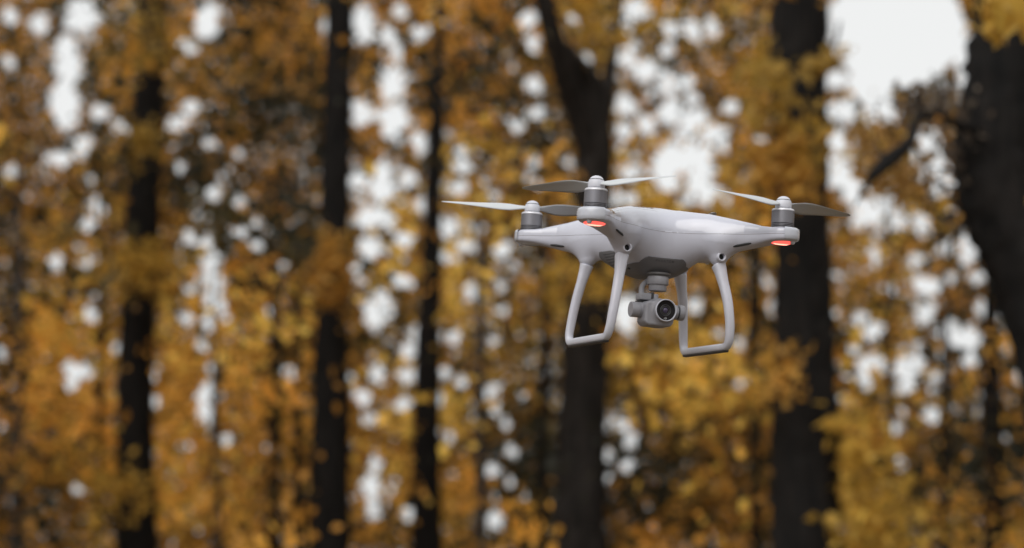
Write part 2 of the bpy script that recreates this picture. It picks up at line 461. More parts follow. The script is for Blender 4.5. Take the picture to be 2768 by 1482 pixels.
# arm-end lights
for (a_, b_) in PROP:
    e = np.array([a_, b_])/2**.5; c0 = e*174
    V, F = lathe([(13.6, -16.2), (13.6, -18.0), (12.2, -19.4), (8, -20.2), (.01, -20.5)], 40, False)
    V = V+np.array([c0[0], c0[1], 0]); on = b_ > 0
    l_ = MB().add(mm(V), F).build('arm_light' if on else 'arm_cover', M['red'] if on else M['clear'], drone)
    if on:
        l_['label'] = 'glowing red light under the arm end'
        V, F = lathe([(7.5, -19.9), (5.5, -20.9), (.01, -21.2)], 30, False)
        V = V*np.array([1.4, .6, 1])+np.array([c0[0], c0[1], 0])
        MB().add(mm(V), F).build('light_core', M['redcore'], l_)
    # clear end cap wrapped round the arm tip and its little lens below
    t0 = math.atan2(b_, a_); seg = 22; V = []; F = []
    prof = [(20.2, -15.5), (21.2, -14.5), (21.6, -10.5), (21.6, -4.5), (21.0, -1.6), (18.5, -.2), (16.0, .15)]
    for i in range(seg+1):
        aa = t0-radians(62)+radians(124)*i/seg
        for r_, z_ in prof: V.append((e[0]*175+r_*cos(aa), e[1]*175+r_*sin(aa), z_))
    k = len(prof)
    for i in range(seg):
        for j in range(k-1): F.append((i*k+j, (i+1)*k+j, (i+1)*k+j+1, i*k+j+1))
    MB().add(mm(V), F).build('arm_end_cap', M['clear'], drone)
    V, F = lathe([(.01, -21), (2.0, -20.6), (3.2, -19), (3.6, -16), (3.6, -13)], 20, False)
    c1 = e*189; V = V+np.array([c1[0], c1[1], 0])
    MB().add(mm(V), F).build('arm_end_lens', M['clear'], drone)

# landing gear: one loop per side with a dark foot strip
for sx_ in (1, -1):
    fr = [(65.0, 66.8, -46.8), (66.6, 69.4, -54), (68.8, 73.0, -66), (71.5, 76.6, -79), (74.2, 79.4, -93), (76.4, 80.6, -108), (78.2, 80.2, -121), (79.2, 78.6, -132), (79.8, 76.6, -138.5)]
    co = [(80.1, 73.6, -143.6), (80.1, 69.0, -147.2), (80.1, 61, -148.5), (80.1, 40, -148.5)]
    cr = [(80.1, 0, -148.5), (80.1, -40, -148.5), (80.1, -62, -148.4), (80.1, -67.6, -147.0), (80.1, -71.0, -143.6)]
    re = [(80.0, -72.4, -138.5), (79.3, -72.4, -131), (78.0, -71.3, -119), (76.6, -69.8, -107), (74.8, -67.8, -94), (72.6, -65.4, -81), (69.8, -63.2, -67), (67.0, -61.6, -54.5), (65.4, -61, -46.8)]
    P = catmull(fr+co+cr+re, 6); P[:, 0] *= sx_
    zc = P[:, 2]; bar = zc < -144
    ra = I(-zc, [46, 56, 70, 95, 130, 150], [8.6, 7.4, 6.3, 5.9, 5.4, 4.8])
    rb = I(-zc, [46, 56, 70, 95, 130, 150], [9.4, 7.6, 6.4, 6.0, 5.6, 4.9])
    V, F = sweep(P, ra, rb, np.array([1.0, 0, 0]), 28, 2.6)
    if sx_ < 0: pass
    g_ = MB().add(mm(V), F).build('landing_gear', M['leg'], drone)
    V, F = rbox((sx_*80.1-3.9, -66, -155.0), (sx_*80.1+3.9, 68, -151.4), 1.3)
    MB().add(mm(V), F).build('foot_strip', M['dark'], g_)

# gimbal and camera under the belly
GY = 27.0
V, F = lathe([(15.6, -59), (15.6, -61.4), (14.2, -62.6), (13.2, -62.8), (13.2, -64.2)], 48, True)
ring = MB().add(mm(V+np.array([0, GY, 0])), F).build('gimbal_mount', M['mid'], drone, flat_angle=40)
V, F = lathe([(13.2, -64.0), (13.7, -64.6), (13.7, -73.2), (13.2, -74.0), (11.4, -74.2), (11.4, -81.0), (10.8, -82.0), (.01, -82.0)], 48, False)
yaw = MB().add(mm(V+np.array([0, GY, 0])), F).build('gimbal_motor', M['gimbal'], drone, flat_angle=40)
arm = MB()
V, F = sweep(catmull([(9, GY-12, -68), (16, GY-11, -75), (18, GY-9, -84), (18, GY-5, -92)], 6), 3.0, 4.0, np.array([1.0, 0, 0]), 16, 4); arm.add(V, F)
arm.add(*rbox((10.5, GY-10, -95), (25.5, GY+8, -86.2), 1.2)); arm.add(*rbox((1.0, GY-10, -98), (7.2, GY+8, -86.6), 1.2))
MB_ = arm.build
arm.V = [mm(v) for v in arm.V]
ga = arm.build('gimbal_arm', M['gimbal'], drone, flat_angle=40)
V, F = rbox((6.6, GY-6, -99), (11.0, GY+7, -84.5), .8); MB().add(mm(V), F).build('ribbon_cable', M['dark'], ga, flat_angle=40)
V, F = rbox((8.5, GY-12, -103), (25.2, GY+6, -95.4), 1); MB().add(mm(V), F).build('gimbal_bracket', M['black'], ga, flat_angle=40)

CZ = -108.5
def cam_sdf(x, y, z):
    # rounded housing, wider to the roll-motor side, with a conical lens snout
    qx = np.abs(x-5.2)-19.5+3.5; qy = np.abs(y-38)-15+3.5; qz = np.abs(z+112.6)-15.6+3.5
    ch = (np.abs(x-5.2)+np.abs(z+112.6))*.7071-21.3
    bx = np.sqrt(np.maximum(qx, 0)**2+np.maximum(qy, 0)**2+np.maximum(qz, 0)**2)+np.minimum(np.maximum(qx, np.maximum(qy, qz)), 0)-3.5
    bx = smax(bx, ch, 1.5)
    r_ = np.sqrt((x-.2)**2+(z-CZ)**2)
    sn = np.maximum(r_-I(y, [30, 44, 57, 60], [18, 15.2, 13.9, 13.9]), y-60.5)
    sn = np.maximum(sn, 30-y)
    hole = np.maximum(r_-12.7, 51-y)
    d = smin(bx, sn, 6)
    return np.maximum(d, -hole)
V, Q, N = surface_nets(cam_sdf, (-20, 20, -132), (30, 63, -92), .7)
chs = mesh_obj('camera_housing', mm(V), Q, M['gimbal'], drone, normals=N)
def ylathe(prof, x0, z0, seg=48, closed=False):
    V, F = lathe(prof, seg, closed)
    return np.stack([V[:, 0]+x0, V[:, 2], -V[:, 1]+z0], 1), F
V, F = ylathe([(12.7, 57.4), (13.9, 58), (14.1, 59.4), (14.1, 61.0), (13.7, 61.6), (13.0, 61.6), (12.7, 60.8), (12.7, 57.4)], .2, CZ)
MB().add(mm(V), F).build('lens_rim', M['leg'], chs, flat_angle=50)
V, F = ylathe([(12.75, 52), (12.75, 59.2), (12.4, 59.5), (7.4, 59.3), (7.3, 58.6), (.01, 58.6)], .2, CZ)
MB().add(mm(V), F).build('lens_glass', M['glass'], chs, flat_angle=40)
V, F = ylathe([(7.4, 58.5), (7.2, 59.5), (6.3, 59.2), (6.1, 58.7)], .2, CZ)
MB().add(mm(V), F).build('lens_barrel', M['lensring'], chs)
V, F = ylathe([(5.4, 58.5), (5.3, 59.1), (4.5, 59.0), (4.4, 58.5)], .2, CZ)
MB().add(mm(V), F).build('inner_ring', M['lensring'], chs)
V, F = ylathe([(3.4, 58.5), (3.0, 59.4), (2.0, 60.0), (.01, 60.3)], .2, CZ)
MB().add(mm(V), F).build('lens_element', M['iris'], chs)
V, F = text_mesh('dji', 3.6, 1.0); V = np.stack([-V[:, 0]*1.25+.2, np.full(len(V), 59.5), V[:, 1]+CZ-10.0], 1)
MB().add(mm(V), F).build('maker_mark', M['logo'], chs, smooth=False)
def xlathe(prof, y0, z0, seg=44, closed=True):
    V, F = lathe(prof, seg, closed)
    return np.stack([V[:, 2], V[:, 0]+y0, V[:, 1]+z0], 1), F
V, F = xlathe([(9.6, 18), (9.6, 27.2), (9.0, 27.5), (9.0, 28.3), (9.7, 28.6), (9.7, 37.6), (9.2, 38.4), (.01, 38.6)], 36, CZ, closed=False)
MB().add(mm(V), F).build('roll_motor', M['gimbal'], chs, flat_angle=40)
V, F = xlathe([(9.2, -10), (9.2, -22.5), (8.2, -22.8), (8.2, -24.6), (9.9, -25.0), (9.9, -31.0), (9.3, -32.0), (.01, -32.4)], 38, CZ+.5, closed=False)
V = V[:, :]; MB().add(mm(V), [f[::-1] for f in F]).build('pitch_motor', M['gimbal'], chs, flat_angle=40)
V, F = xlathe([(8.25, -22.4), (8.25, -25.0)], 38, CZ+.5, closed=False)
MB().add(mm(V), F).build('motor_gap', M['dark'], chs)

# ------------------------------------------------------------------ ground
def ground_material():
    m = mat('leaf_litter', (.16, .085, .035), .9)
    t = m.node_tree; b = t.nodes['Principled BSDF']; tc = t.nodes.new('ShaderNodeTexCoord')
    v = t.nodes.new('ShaderNodeTexVoronoi'); v.inputs['Scale'].default_value = 14; t.links.new(tc.outputs['Object'], v.inputs['Vector'])
    r = t.nodes.new('ShaderNodeValToRGB'); e = r.color_ramp.elements
    e[0].color = (.035, .026, .018, 1); e[1].color = (.16, .11, .06, 1); t.links.new(v.outputs['Color'], r.inputs[0])
    t.links.new(r.outputs[0], b.inputs['Base Color']); return m
V = [(-300, -300, 0), (300, -300, 0), (300, 300, 0), (-300, 300, 0)]
tag(mesh_obj('ground', V, [(0, 1, 2, 3)], ground_material(), smooth=False), kind='structure')

# ------------------------------------------------------------------ the wood
def bark_material(name, a, b_):
    m = mat(name, a, .92, spec=.2); t = m.node_tree; b = t.nodes['Principled BSDF']
    tc = t.nodes.new('ShaderNodeTexCoord'); mp = t.nodes.new('ShaderNodeMapping'); mp.inputs['Scale'].default_value = (9, 9, 1.3)
    n = t.nodes.new('ShaderNodeTexNoise'); n.inputs['Scale'].default_value = 3; n.inputs['Detail'].default_value = 7
    t.links.new(tc.outputs['Object'], mp.inputs[0]); t.links.new(mp.outputs[0], n.inputs['Vector'])
    r = t.nodes.new('ShaderNodeValToRGB'); e = r.color_ramp.elements; e[0].position = .35; e[1].position = .7
    e[0].color = (*a, 1); e[1].color = (*b_, 1); t.links.new(n.outputs[0], r.inputs[0]); t.links.new(r.outputs[0], b.inputs['Base Color'])
    bp = t.nodes.new('ShaderNodeBump'); bp.inputs['Strength'].default_value = .8; bp.inputs['Distance'].default_value = .03
    t.links.new(n.outputs[0], bp.inputs['Height']); t.links.new(bp.outputs[0], b.inputs['Normal']); return m
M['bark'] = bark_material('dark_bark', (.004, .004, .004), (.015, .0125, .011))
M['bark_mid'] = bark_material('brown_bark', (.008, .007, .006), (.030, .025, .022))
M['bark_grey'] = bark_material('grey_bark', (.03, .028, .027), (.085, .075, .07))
def leaf_material():
    m = bpy.data.materials.new('autumn_leaf'); m.use_nodes = True; t = m.node_tree; t.nodes.clear()
    a = t.nodes.new('ShaderNodeAttribute'); a.attribute_name = 'leaf_colour'
    d = t.nodes.new('ShaderNodeBsdfPrincipled'); d.inputs['Roughness'].default_value = .55; d.inputs['Specular IOR Level'].default_value = .35
    tr = t.nodes.new('ShaderNodeBsdfTranslucent'); mx = t.nodes.new('ShaderNodeMixShader'); mx.inputs[0].default_value = .5
    o = t.nodes.new('ShaderNodeOutputMaterial')
    t.links.new(a.outputs['Color'], d.inputs['Base Color']); t.links.new(a.outputs['Color'], tr.inputs['Color'])
    t.links.new(d.outputs[0], mx.inputs[1]); t.links.new(tr.outputs[0], mx.inputs[2]); t.links.new(mx.outputs[0], o.inputs[0]); return m
M['leaf'] = leaf_material()

# openings through which the sky shows, in photo pixels: quadrant offset, then x, y, rx, ry at zoom 1.861
GAPS = {
 (0, 0): [(410,90,125,115),(330,230,80,80),(350,330,90,110),(330,520,95,170),(400,740,80,70),(300,800,90,50),(1040,100,90,110),(960,235,70,50),(45,80,60,60),(200,120,70,70),(900,620,90,60),(960,540,60,50),(1060,725,60,40),(905,845,45,45),(1070,970,50,50),(1120,900,35,35),(1200,775,35,35),(60,865,45,45),(40,305,45,40),(490,1040,50,60),(440,1130,60,50),(500,560,70,50),(1210,1170,50,50),(1290,1230,50,50),(1290,1130,40,40),(1040,1230,60,50),(960,1190,50,40),(1070,1330,70,60),(280,1320,50,60),(440,1320,40,45),(1200,1010,40,45),(620,645,40,40),(1640,130,40,50)],
 (922, 0): [(110,120,80,130),(240,180,60,60),(280,270,40,60),(260,420,90,120),(100,570,90,80),(260,620,100,120),(390,710,50,90),(400,160,60,60),(300,60,50,50),(940,100,60,80),(960,220,60,60),(975,425,65,65),(970,565,65,50),(890,635,45,45),(1165,85,40,45),(1225,315,45,65),(1480,50,110,60),(1430,130,50,50),(1430,290,70,60),(1530,350,90,70),(1640,430,70,70),(1660,150,50,60),(1640,250,50,50),(1430,530,70,80),(1540,620,80,70),(1660,560,80,90),(1420,660,60,50),(1640,850,110,160),(1450,870,50,50),(1420,1000,90,50),(210,880,60,120),(90,900,60,70),(200,970,90,60),(330,900,60,60),(150,1100,110,80),(320,1200,70,60),(150,1250,90,80),(400,1040,60,50),(540,1150,70,80),(620,1230,70,60),(700,1160,45,45),(815,1260,60,60),(600,950,55,50),(620,840,60,50),(600,770,50,40),(980,820,40,40),(1135,815,35,35),(60,1340,50,40),(530,1290,50,40)],
 (1844, 0): [(1080,180,270,230),(820,100,90,100),(780,400,90,60),(950,430,150,120),(1200,330,160,120),(800,560,110,90),(1000,560,120,100),(780,740,120,110),(780,880,110,100),(870,960,110,90),(940,1060,110,120),(960,1290,40,80),(1060,1010,50,60),(1050,1120,50,50),(700,220,40,70),(1240,740,100,130),(1280,900,90,120),(1380,900,40,50),(1480,1110,50,60),(1430,1250,70,100),(1320,1240,50,50),(1200,1130,60,70),(1100,1110,45,45),(1165,1310,45,40),(1350,1070,40,40),(50,600,90,90),(170,680,90,80),(60,820,130,140),(100,960,110,100),(50,150,60,60),(150,140,50,70),(250,540,60,45),(20,420,40,50),(50,500,50,50),(1490,50,30,60),(1420,320,60,220),(400,710,40,35)],
 (0, 741): [(1060,30,110,50),(1080,130,80,80),(950,65,50,45),(945,220,50,40),(1050,250,60,60),(1015,355,40,40),(1070,470,45,50),(1040,600,75,80),(1040,700,70,80),(1080,820,55,50),(1145,830,40,40),(400,490,90,50),(360,560,50,50),(350,460,45,40),(775,460,35,40),(780,530,35,40),(775,640,50,50),(450,200,45,60),(485,110,40,40),(585,370,40,40),(1445,480,35,30),(1480,525,40,40),(390,1090,38,38),(5,400,30,50),(1485,680,35,35)],
 (922, 741): [(190,180,100,130),(300,30,80,50),(100,40,60,60),(330,390,50,50),(380,320,45,60),(185,500,55,70),(105,620,80,50),(310,660,55,50),(340,510,80,60),(140,740,50,50),(180,950,50,50),(150,1060,60,80),(160,1180,50,80),(500,630,45,45),(605,545,45,40),(520,500,50,40),(570,320,50,50),(660,90,70,60),(800,50,40,40),(810,190,40,35),(1430,200,80,140),(1410,760,55,60),(1460,840,45,50),(1335,910,40,45),(1440,970,45,50),(1335,1025,35,35),(780,680,40,60),(830,750,40,40),(760,985,50,45),(780,1240,70,60),(340,1210,50,50),(1370,650,30,30),(740,610,32,40)],
 (1844, 741): [(1220,60,90,60),(1230,190,70,80),(900,220,50,60),(960,280,60,60),(920,460,60,60),(920,540,50,60),(1000,460,40,50),(1140,470,90,80),(1130,560,60,60),(1260,710,60,50),(1340,300,70,90),(1440,330,80,100),(1450,430,60,70),(1520,170,70,60),(1480,20,60,40),(1350,20,50,40),(870,375,40,45),(1080,780,35,40),(1090,950,45,45),(1055,80,35,40),(800,620,34,34),(1280,520,40,40),(60,160,60,50),(180,310,40,40),(270,340,40,40),(430,55,30,35),(1700,500,40,60)],
}
K = 1/1.861
GP = np.array([(ox+x*K, oy+y*K, rx*K, ry*K) for (ox, oy), L in GAPS.items() for x, y, rx, ry in L])
_g = np.random.default_rng(21)
def _small(n, x0, x1, y0, y1): return np.stack([_g.uniform(x0, x1, n), _g.uniform(y0, y1, n), _g.uniform(10, 19, n), _g.uniform(10, 20, n)], 1)
GP = np.concatenate([GP, _small(70, 0, 2768, 200, 1300), _small(60, 920, 1450, 380, 1400), _small(36, 2240, 2740, 560, 1200), _small(12, 1440, 2000, 0, 560)])
def gap_value(u, v):
    rag = .13*(np.sin(u*.071+v*.033)*np.sin(v*.083-u*.029)+np.sin(u*.19+1)*np.sin(v*.17+2)+.8*np.sin(u*.31-v*.11)*np.sin(v*.37+u*.07))
    """0 outside every opening, 1 deep inside one"""
    g = np.zeros(len(u))
    for x, y, rx, ry in GP:
        q = np.sqrt(((u-x)/rx)**2+((v-y)/ry)**2)
        g = np.maximum(g, np.clip((.93-q+rag)/.2, 0, 1))
    return g

PAL_OLD = np.array([(.50, .20, .035), (.58, .27, .05), (.62, .36, .06), (.36, .15, .035), (.28, .15, .045), (.20, .13, .05), (.52, .33, .06), (.14, .11, .05)])
PAL = np.array([(.020, .021, .012), (.045, .040, .018), (.12, .085, .024), (.44, .215, .036), (.80, .38, .060), (.92, .48, .08), (.88, .58, .11)])  # darkest tones stand in for the shade inside the foliage
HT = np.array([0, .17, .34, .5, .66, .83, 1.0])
from mathutils import noise as mn
# lit and shaded areas painted into the leaf colour, round the photo pixels given
TONE = [(1075, 960, 230, 330, .2), (1830, 1000, 280, 170, .28), (120, 750, 110, 500, .18), (700, 270, 190, 260, -.25), (1340, 220, 160, 200, -.18),
        (1480, 1240, 160, 210, -.28), (1830, 1350, 220, 150, -.2), (2610, 1080, 130, 220, -.28), (2340, 1240, 110, 220, .22), (160, 1400, 170, 110, -.2),
        (2470, 600, 110, 110, .15), (1340, 1260, 100, 160, -.2), (980, 250, 60, 200, -.1), (1230, 560, 120, 300, .12), (800, 900, 150, 250, -.08),
        (1990, 430, 110, 260, .1), (490, 1280, 70, 200, .2), (2000, 900, 110, 160, .05)]
def hue_field(C, shift):
    # leaf kinds change from bough to bough, with shade painted into the colour: patches about half a metre to two metres across
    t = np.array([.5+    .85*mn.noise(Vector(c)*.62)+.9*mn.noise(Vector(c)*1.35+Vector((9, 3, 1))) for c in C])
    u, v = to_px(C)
    t = t-.09*np.clip((560-v)/400, 0, 1)-.05*np.clip(np.abs(u-1384)/1384-.75, 0, .3)/.3*(C[:, 1] > 8)  # painted shade: leaves darker towards the top and the sides
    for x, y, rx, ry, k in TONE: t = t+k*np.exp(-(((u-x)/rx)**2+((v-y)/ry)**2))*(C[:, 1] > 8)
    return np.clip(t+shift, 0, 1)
def leaves(centres, radii, counts, size, pal_w, flat=.75):
    """leaf blades scattered in clumps: each a folded kite. returns centre, verts (n,4,3), colour (n,3)"""
    rep = np.repeat(np.arange(len(centres)), counts); n = len(rep)
    P = centres[rep]+rng.normal(size=(n, 3))*radii[rep]*np.array([.55, .55, .55*flat])
    t = hue_field(centres, pal_w)[rep]+rng.normal(size=n)*.045
    C = np.stack([I(t, HT, PAL[:, i]) for i in range(3)], 1)*rng.uniform(.75, 1.25, (n, 1))
    L = size*rng.uniform(.6, 1.25, n); W = L*rng.uniform(.55, .75, n)
    a = rng.normal(size=(n, 3)); a[:, 2] -= .5; a /= np.linalg.norm(a, axis=1)[:, None]
    b = np.cross(a, rng.normal(size=(n, 3))); b /= np.linalg.norm(b, axis=1)[:, None]
    c = np.cross(a, b); f = rng.uniform(.05, .3, n)
    Lh = (L/2)[:, None]*a; Wh = (W/2)[:, None]*b; Fo = (f*W/2)[:, None]*c
    quad = np.stack([P-Lh, P+Wh+Fo-.15*Lh, P+Lh, P-Wh+Fo-.15*Lh], 1)
    return P, quad, C

def crown_mesh(name, quad, C, parent):
    n = len(quad); V = quad.reshape(-1, 3)-np.array(parent.location if parent else (0, 0, 0)); F = np.arange(n*4).reshape(-1, 4)
    o = mesh_obj(name, V, F, M['leaf'], parent, smooth=False)
    at_ = o.data.attributes.new('leaf_colour', 'FLOAT_COLOR', 'POINT')
    col = np.ones((n*4, 4), np.float32); col[:, :3] = np.repeat(C, 4, axis=0); at_.data.foreach_set('color', col.ravel())
    return o

TREES = []; CLEAR = []
def tree(label, Y, pts, bark='bark', group=None, ext=2.5, limbs=()):
    """pts: photo pixels u, v and width in pixels of the trunk from top to bottom of what is seen"""
    if len(pts) > 6: pts = [(u, v, w_*(1.4 if Y > 19 else 1.28 if Y > 8 else 1)) for u, v, w_ in pts]
    CLEAR.append((pts, Y, .97 if len(pts) > 6 else .85))
    P = [at(u, v, Y) for u, v, w_ in pts]; R_ = [w_/FPX*Y/2 for *_, w_ in pts]
    lean = (P[-1]-P[-2])/(P[-2][2]-P[-1][2]) if len(P) > 1 else np.array([0, 0, -1.])
    foot = P[-1].copy(); z = P[-1][2]
    b = P[-1]+np.array([lean[0]*z*.6, 0, -z]); P.append(b*.3+P[-1]*.7); R_.append(R_[-1]*1.05); P.append(b); R_.append(R_[-1]*1.35)
    d = P[0]-P[1]; d /= d[2] if d[2] > 1e-6 else 1
    P.insert(0, P[0]+d*ext*.5+np.array([rng.normal()*.08, rng.normal()*.1, 0])); R_.insert(0, R_[0]*.85)
    P.insert(0, P[0]+d*ext*.5+np.array([rng.normal()*.15, rng.normal()*.15, 0])); R_.insert(0, R_[0]*.6)
    P = np.array(P)[::-1]; R_ = np.array(R_)[::-1]
    root = bpy.data.objects.new('tree', None); COL.objects.link(root); root.location = P[0]
    tag(root, label, 'tree', group)
    pp = catmull(P, 7); tt = np.linspace(0, 1, len(pp)); rr = I(tt, np.linspace(0, 1, len(P)), R_)
    V, F = sweep(pp-P[0], rr, rr, np.array([1.0, 0, 0]), 22)
    ang = np.tile(np.arange(22), len(pp)); hh = np.repeat(np.arange(len(pp)), 22)
    ctr = np.repeat(pp-P[0], 22, axis=0); V = ctr+(V-ctr)*(1+.07*np.sin(ang*1.9+hh*.21)+.05*rng.normal(size=len(V)))[:, None]
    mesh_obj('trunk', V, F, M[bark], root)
    for L in limbs:
        lp = np.array([at(u, v, Y+dy) for u, v, w_, dy in L]); lr_ = np.array([w_/FPX*Y/2 for _, _, w_, _ in L])
        q = catmull(lp, 6); r_ = I(np.linspace(0, 1, len(q)), np.linspace(0, 1, len(lp)), lr_)
        if L[0][2] > 40: CLEAR.append(([(u, v, w_*1.5) for u, v, w_, _ in L[::-1]], Y, .95))
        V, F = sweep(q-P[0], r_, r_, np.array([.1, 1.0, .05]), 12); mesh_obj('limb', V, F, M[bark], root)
    TREES.append((root, P, Y)); return root

tree('tall dark tree whose trunk is crossed by a round yellow spray of leaves', 16.5,
     [(410, 0, 62), (404, 200, 64), (398, 400, 68), (384, 600, 74), (374, 800, 72), (366, 1050, 74), (364, 1300, 80), (372, 1482, 88)])
tree('straight dark tree with bare black trunk midway between the drone and the left edge', 15.0,
     [(916, 0, 56), (914, 200, 58), (909, 420, 62), (903, 640, 64), (897, 850, 68), (895, 1100, 74), (893, 1300, 82), (892, 1482, 86)])
tree('slim dark tree left of the drone with sky gaps along both sides of its trunk', 19.5,
     [(1190, -60, 12), (1186, 120, 18), (1180, 330, 28), (1172, 520, 34), (1166, 740, 40), (1158, 900, 46), (1153, 1100, 48), (1152, 1300, 54), (1154, 1482, 60)])
tree('forked tree behind the left side of the drone, grey brown trunk splitting high up', 13.5,
     [(1608, 300, 62), (1608, 420, 74), (1604, 560, 80), (1594, 760, 86), (1582, 950, 90), (1575, 1150, 96), (1570, 1320, 104), (1564, 1482, 116)], 'bark_mid', ext=.4,
     limbs=[[(1606, 450, 70, 0), (1566, 320, 70, -.1), (1526, 200, 66, -.25), (1490, 80, 58, -.4), (1460, -60, 52, -.5), (1430, -300, 44, -.6)],
            [(1612, 400, 60, 0), (1638, 280, 44, .1), (1652, 160, 36, .2), (1672, 20, 28, .3), (1690, -200, 20, .4)]])
tree('thick black trunked tree standing just right of the drone', 11.0,
     [(2158, 0, 118), (2158, 180, 118), (2160, 360, 116), (2166, 560, 116), (2172, 760, 118), (2174, 950, 124), (2176, 1150, 134), (2176, 1320, 140), (2178, 1482, 146)],
     limbs=[[(2170, 200, 20, 0), (2215, 175, 16, -.2), (2255, 120, 12, -.3), (2270, 60, 8, -.4)]])
tree('nearest tree, leaning black trunk at the right edge with a drooping side branch', 7.6,
     [(2735, -60, 196), (2722, 100, 198), (2702, 260, 200), (2682, 420, 200), (2690, 560, 190), (2748, 690, 184), (2800, 820, 180), (2850, 1000, 184), (2900, 1250, 190), (2925, 1482, 200)],
     limbs=[[(2660, 350, 44, 0), (2585, 335, 20, -.2), (2535, 305, 16, -.3), (2482, 322, 22, -.4), (2458, 385, 30, -.5), (2405, 432, 42, -.55), (2368, 466, 34, -.6), (2335, 510, 12, -.6), (2310, 560, 4, -.6)],
            [(2500, 310, 12, -.4), (2470, 262, 9, -.4), (2430, 240, 5, -.35), (2400, 250, 3, -.35)], [(2535, 305, 10, -.3), (2545, 245, 7, -.3), (2515, 190, 3, -.3)],
            [(2458, 385, 10, -.5), (2500, 440, 7, -.45), (2510, 520, 4, -.4)], [(2400, 435, 12, -.55), (2372, 395, 7, -.5), (2362, 350, 3, -.5)],
            [(2650, 360, 20, 0), (2590, 300, 12, .2), (2540, 262, 9, .2), (2470, 262, 6, .2)],
            [(2670, 520, 30, 0), (2610, 590, 16, .2), (2570, 660, 12, .2)]])
G2 = 'slender trees deeper in the wood'
SL = [
 ('slender grey tree beside the left edge of the photo', 24, 50, 26, 750, (4, -14)),
 ('slender dark tree between the left edge and the tree with the yellow spray', 27, 272, 20, 860, (3, -4)),
 ('slender pale grey tree low between the two tall dark trees', 26, 583, 28, 1180, (2, 4)),
 ('slender dark tree close left of the bare black trunk, the left one of two', 22, 742, 34, 1080, (2, -4)),
 ('slender dark tree close left of the bare black trunk, the right one of two', 24, 806, 28, 1150, (0, 4)),
 ('slender grey tree between the slim dark tree and the forked tree', 25, 1296, 30, 960, (4, 8)),
 ('crooked thin dark tree hugging the left side of the forked tree', 20, 1476, 28, 930, (8, -14)),
 ('thin dark tree seen under the right skid of the drone', 22, 2040, 36, 860, (0, 6)),
 ('thin dark tree between the thick black trunk and the leaning tree', 26, 2402, 20, 930, (2, 5)),
 ('slim dark tree below the leaning tree, further left of two', 23, 2556, 28, 1100, (4, 4)),
 ('slim dark tree below the leaning tree, further right of two', 18, 2680, 52, 1040, (4, 10)),
]
for lab, Y, u, wd, v0, (l1, l2) in SL:
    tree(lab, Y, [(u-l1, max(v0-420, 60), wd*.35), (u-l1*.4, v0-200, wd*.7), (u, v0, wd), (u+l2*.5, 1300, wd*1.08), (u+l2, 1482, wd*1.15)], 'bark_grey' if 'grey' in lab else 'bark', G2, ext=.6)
# trees beyond both sides of the frame, so the wood goes on
for u, Y, wd in ((-330, 12, 90), (-720, 18, 60), (-1150, 14, 80), (3250, 14, 90), (3600, 19, 60), (4000, 13, 90)):
    tree('tall tree of the same wood outside the picture', Y, [(u+rng.normal()*20, -60, wd*.6), (u, 700, wd), (u, 1482, wd*1.1)], 'bark', 'trees beyond the frame')

def keep(P, slack=0.0):
    u, v = to_px(P); g = gap_value(u, v)
    for pts, Yt, p_ in CLEAR:
        a_ = np.array(pts, float); uc = I(v, a_[:, 1], a_[:, 0]); wd = I(v, a_[:, 1], a_[:, 2])
        m_ = (np.abs(u-uc) < wd*.6) & (P[:, 1] < Yt) & (v > a_[0, 1])
        g = np.where(m_, np.maximum(g, p_), g)
    wide = (((u-2425)/185)**2+((v-75)/165)**2 < 1)      # the one large opening at the upper right has no stray leaves
    return (rng.random(len(P)) > g*.985) & ~wide

def scatter(nc, Yr, per, size, rad, pal_w, vr=(-520, 1520), ur=(-1200, 3960), ypow=1.0):
    Y = Yr[0]+(Yr[1]-Yr[0])*rng.random(nc)**ypow
    u = rng.uniform(*ur, nc); v = rng.uniform(*vr, nc)
    C = np.stack([at(a, b, y) for a, b, y in zip(u, v, Y)]); ok = (C[:, 2] > .3)
    g = gap_value(u, v) < .9; C = C[ok & g]
    n = rng.poisson(per, len(C)); r = rad*rng.uniform(.6, 1.5, (len(C), 1))*np.array([1, 1, 1.25])
    P, q, c = leaves(C, r, n, size, pal_w); k = keep(P) & (P[:, 2] > .05)
    return P[k], q[k], c[k]

def nw(*a): a = np.array(a, float); return a/a.sum()
W_MID = .0; W_FAR = -.15  # far leaves coloured darker, standing in for shade deep in the wood
mid = [scatter(620, (10.5, 15), 74, .085, .30, W_MID), scatter(1900, (15, 24), 76, .09, .36, W_MID)]
P = np.concatenate([m_[0] for m_ in mid]); q = np.concatenate([m_[1] for m_ in mid]); c = np.concatenate([m_[2] for m_ in mid])
# hand the clumps to the tree that stands nearest
bx = np.array([T[1][len(T[1])//2][0] for T in TREES]); by = np.array([T[2] for T in TREES])
di = ((P[:, None, 0]-bx)**2+.6*(P[:, None, 1]-by)**2)
own = di.argmin(1)
extra = {}
def spray(ti, pts, col, size=.085, r=.16, n=40):
    """sprays of leaves on one tree where the photo shows them in front of its trunk"""
    C = np.array([at(u, v, TREES[ti][2]+dy) for u, v, dy in pts]); cc = np.full(len(C), n)
    P_, q_, c_ = leaves(C, np.full((len(C), 3), r), cc, size, .0)
    c_ = np.array(col)*rng.uniform(.75, 1.25, (len(P_), 1)); extra.setdefault(ti, []).append((P_, q_, c_))
YEL = (.60, .38, .07); ORA = (.56, .31, .06); OCH = (.44, .28, .055)
spray(0, [(350, 380, -.8), (375, 400, -.8), (340, 410, -.8), (380, 370, -.7)], OCH, .09, .17, 50)
spray(0, [(330, 60, -.6), (370, 110, -.6), (420, 60, -.6), (350, 160, -.7), (400, 170, -.6), (300, 130, -.6), (450, 110, -.5)], OCH, .09, .24, 38)
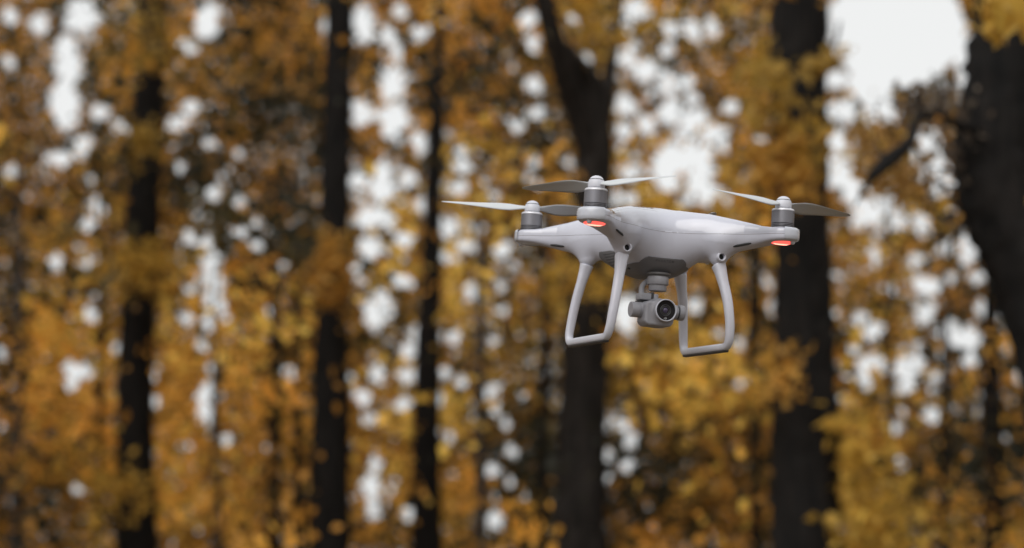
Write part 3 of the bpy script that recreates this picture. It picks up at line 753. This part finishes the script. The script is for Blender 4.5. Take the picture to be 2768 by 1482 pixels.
spray(0, [(330, 710, -.7), (390, 700, -.7), (450, 720, -.7), (470, 760, -.6), (400, 745, -.6), (300, 720, -.6)], YEL, .09, .22, 60)
spray(0, [(320, 1310, -.7), (350, 1330, -.7), (300, 1370, -.7), (240, 1250, -.4), (180, 1230, -.4), (120, 1240, -.4)], YEL, .09, .24, 55)
spray(0, [(470, 1220, .4), (480, 1330, .4), (460, 1410, .4)], YEL, .09, .24, 60)
spray(3, [(1560, 780, -.6), (1600, 760, -.6), (1530, 740, -.6)], YEL, .085, .2, 50)
spray(3, [(1590, 20, -.8), (1600, 70, -.8), (1620, 110, -.8), (1570, -10, -.8)], YEL, .08, .16, 40)
spray(4, [(2080, 250, -.9), (2060, 200, -.9), (2090, 310, -.8), (2160, 380, -.7), (2175, 430, -.7)], OCH, .085, .17, 50)
spray(4, [(2235, 170, -.4), (2255, 150, -.4), (2200, 170, -.4)], OCH, .075, .09, 22)
spray(4, [(2105, 1010, -.5), (2120, 1050, -.5), (2090, 950, -.5)], ORA, .08, .12, 26)
spray(5, [(2350, 370, -.25), (2380, 385, -.25), (2420, 385, -.2), (2350, 450, -.25), (2385, 500, -.3), (2420, 510, -.3), (2460, 500, -.3), (2440, 460, -.25)], (.40, .23, .07), .055, .085, 26)
spray(5, [(2745, 20, -1.4), (2700, 30, -1.2), (2760, 50, -1.6), (2690, 60, -1.2)], YEL, .085, .07, 18)
spray(5, [(2530, 290, 0), (2480, 270, 0), (2560, 330, 0), (2600, 440, .1), (2570, 400, .1), (2600, 560, .1)], (.20, .16, .12), .05, .13, 26)
spray(5, [(2470, 290, -.3), (2510, 270, -.3), (2440, 300, -.3), (2550, 310, -.2), (2590, 380, -.1), (2560, 450, 0), (2590, 500, 0), (2580, 600, .1)], (.10, .075, .055), .045, .10, 26)
spray(4, [(2330, 1250, -.2), (2340, 1330, -.2), (2370, 1420, -.2), (2300, 1180, -.2), (2350, 1450, -.2)], YEL, .09, .2, 60)
spray(3, [(1750, 950, .5), (1800, 1000, .5), (1850, 930, .6), (1720, 1040, .5), (1880, 1010, .5)], OCH, .09, .3, 70)
spray(4, [(2130, 385, -.8), (2105, 430, -.8), (2145, 470, -.8), (2120, 520, -.8), (2090, 470, -.7)], ORA, .085, .15, 46)
spray(1, [(860, 670, -.7), (900, 690, -.7), (920, 740, -.7), (850, 740, -.7), (890, 790, -.7), (930, 800, -.6)], ORA, .09, .19, 55)
for i, (root, TP, Y) in enumerate(TREES):
    k = own == i; qs = [q[k]]; cs = [c[k]]
    for e in extra.get(i, []): qs.append(e[1]); cs.append(e[2])
    qa = np.concatenate(qs); ca = np.concatenate(cs)
    if len(qa) > 10: crown_mesh('crown', qa, ca, root)

# the far wood, read as one mass of leaves
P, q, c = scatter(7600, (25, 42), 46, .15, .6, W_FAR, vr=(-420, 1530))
n_ = 2300; rr_ = rng.uniform(9, 26, n_); aa_ = rng.uniform(radians(30), radians(330), n_)   # the wood also stands beside and behind the camera
C_ = np.stack([rr_*np.sin(aa_), rr_*np.cos(aa_), rng.uniform(.4, 1, n_)*rng.uniform(1.5, 9, n_)], 1)
_, q2, c2 = leaves(C_, np.full((n_, 3), .6), rng.poisson(24, n_), .16, W_MID)
q = np.concatenate([q, q2]); c = np.concatenate([c, c2])
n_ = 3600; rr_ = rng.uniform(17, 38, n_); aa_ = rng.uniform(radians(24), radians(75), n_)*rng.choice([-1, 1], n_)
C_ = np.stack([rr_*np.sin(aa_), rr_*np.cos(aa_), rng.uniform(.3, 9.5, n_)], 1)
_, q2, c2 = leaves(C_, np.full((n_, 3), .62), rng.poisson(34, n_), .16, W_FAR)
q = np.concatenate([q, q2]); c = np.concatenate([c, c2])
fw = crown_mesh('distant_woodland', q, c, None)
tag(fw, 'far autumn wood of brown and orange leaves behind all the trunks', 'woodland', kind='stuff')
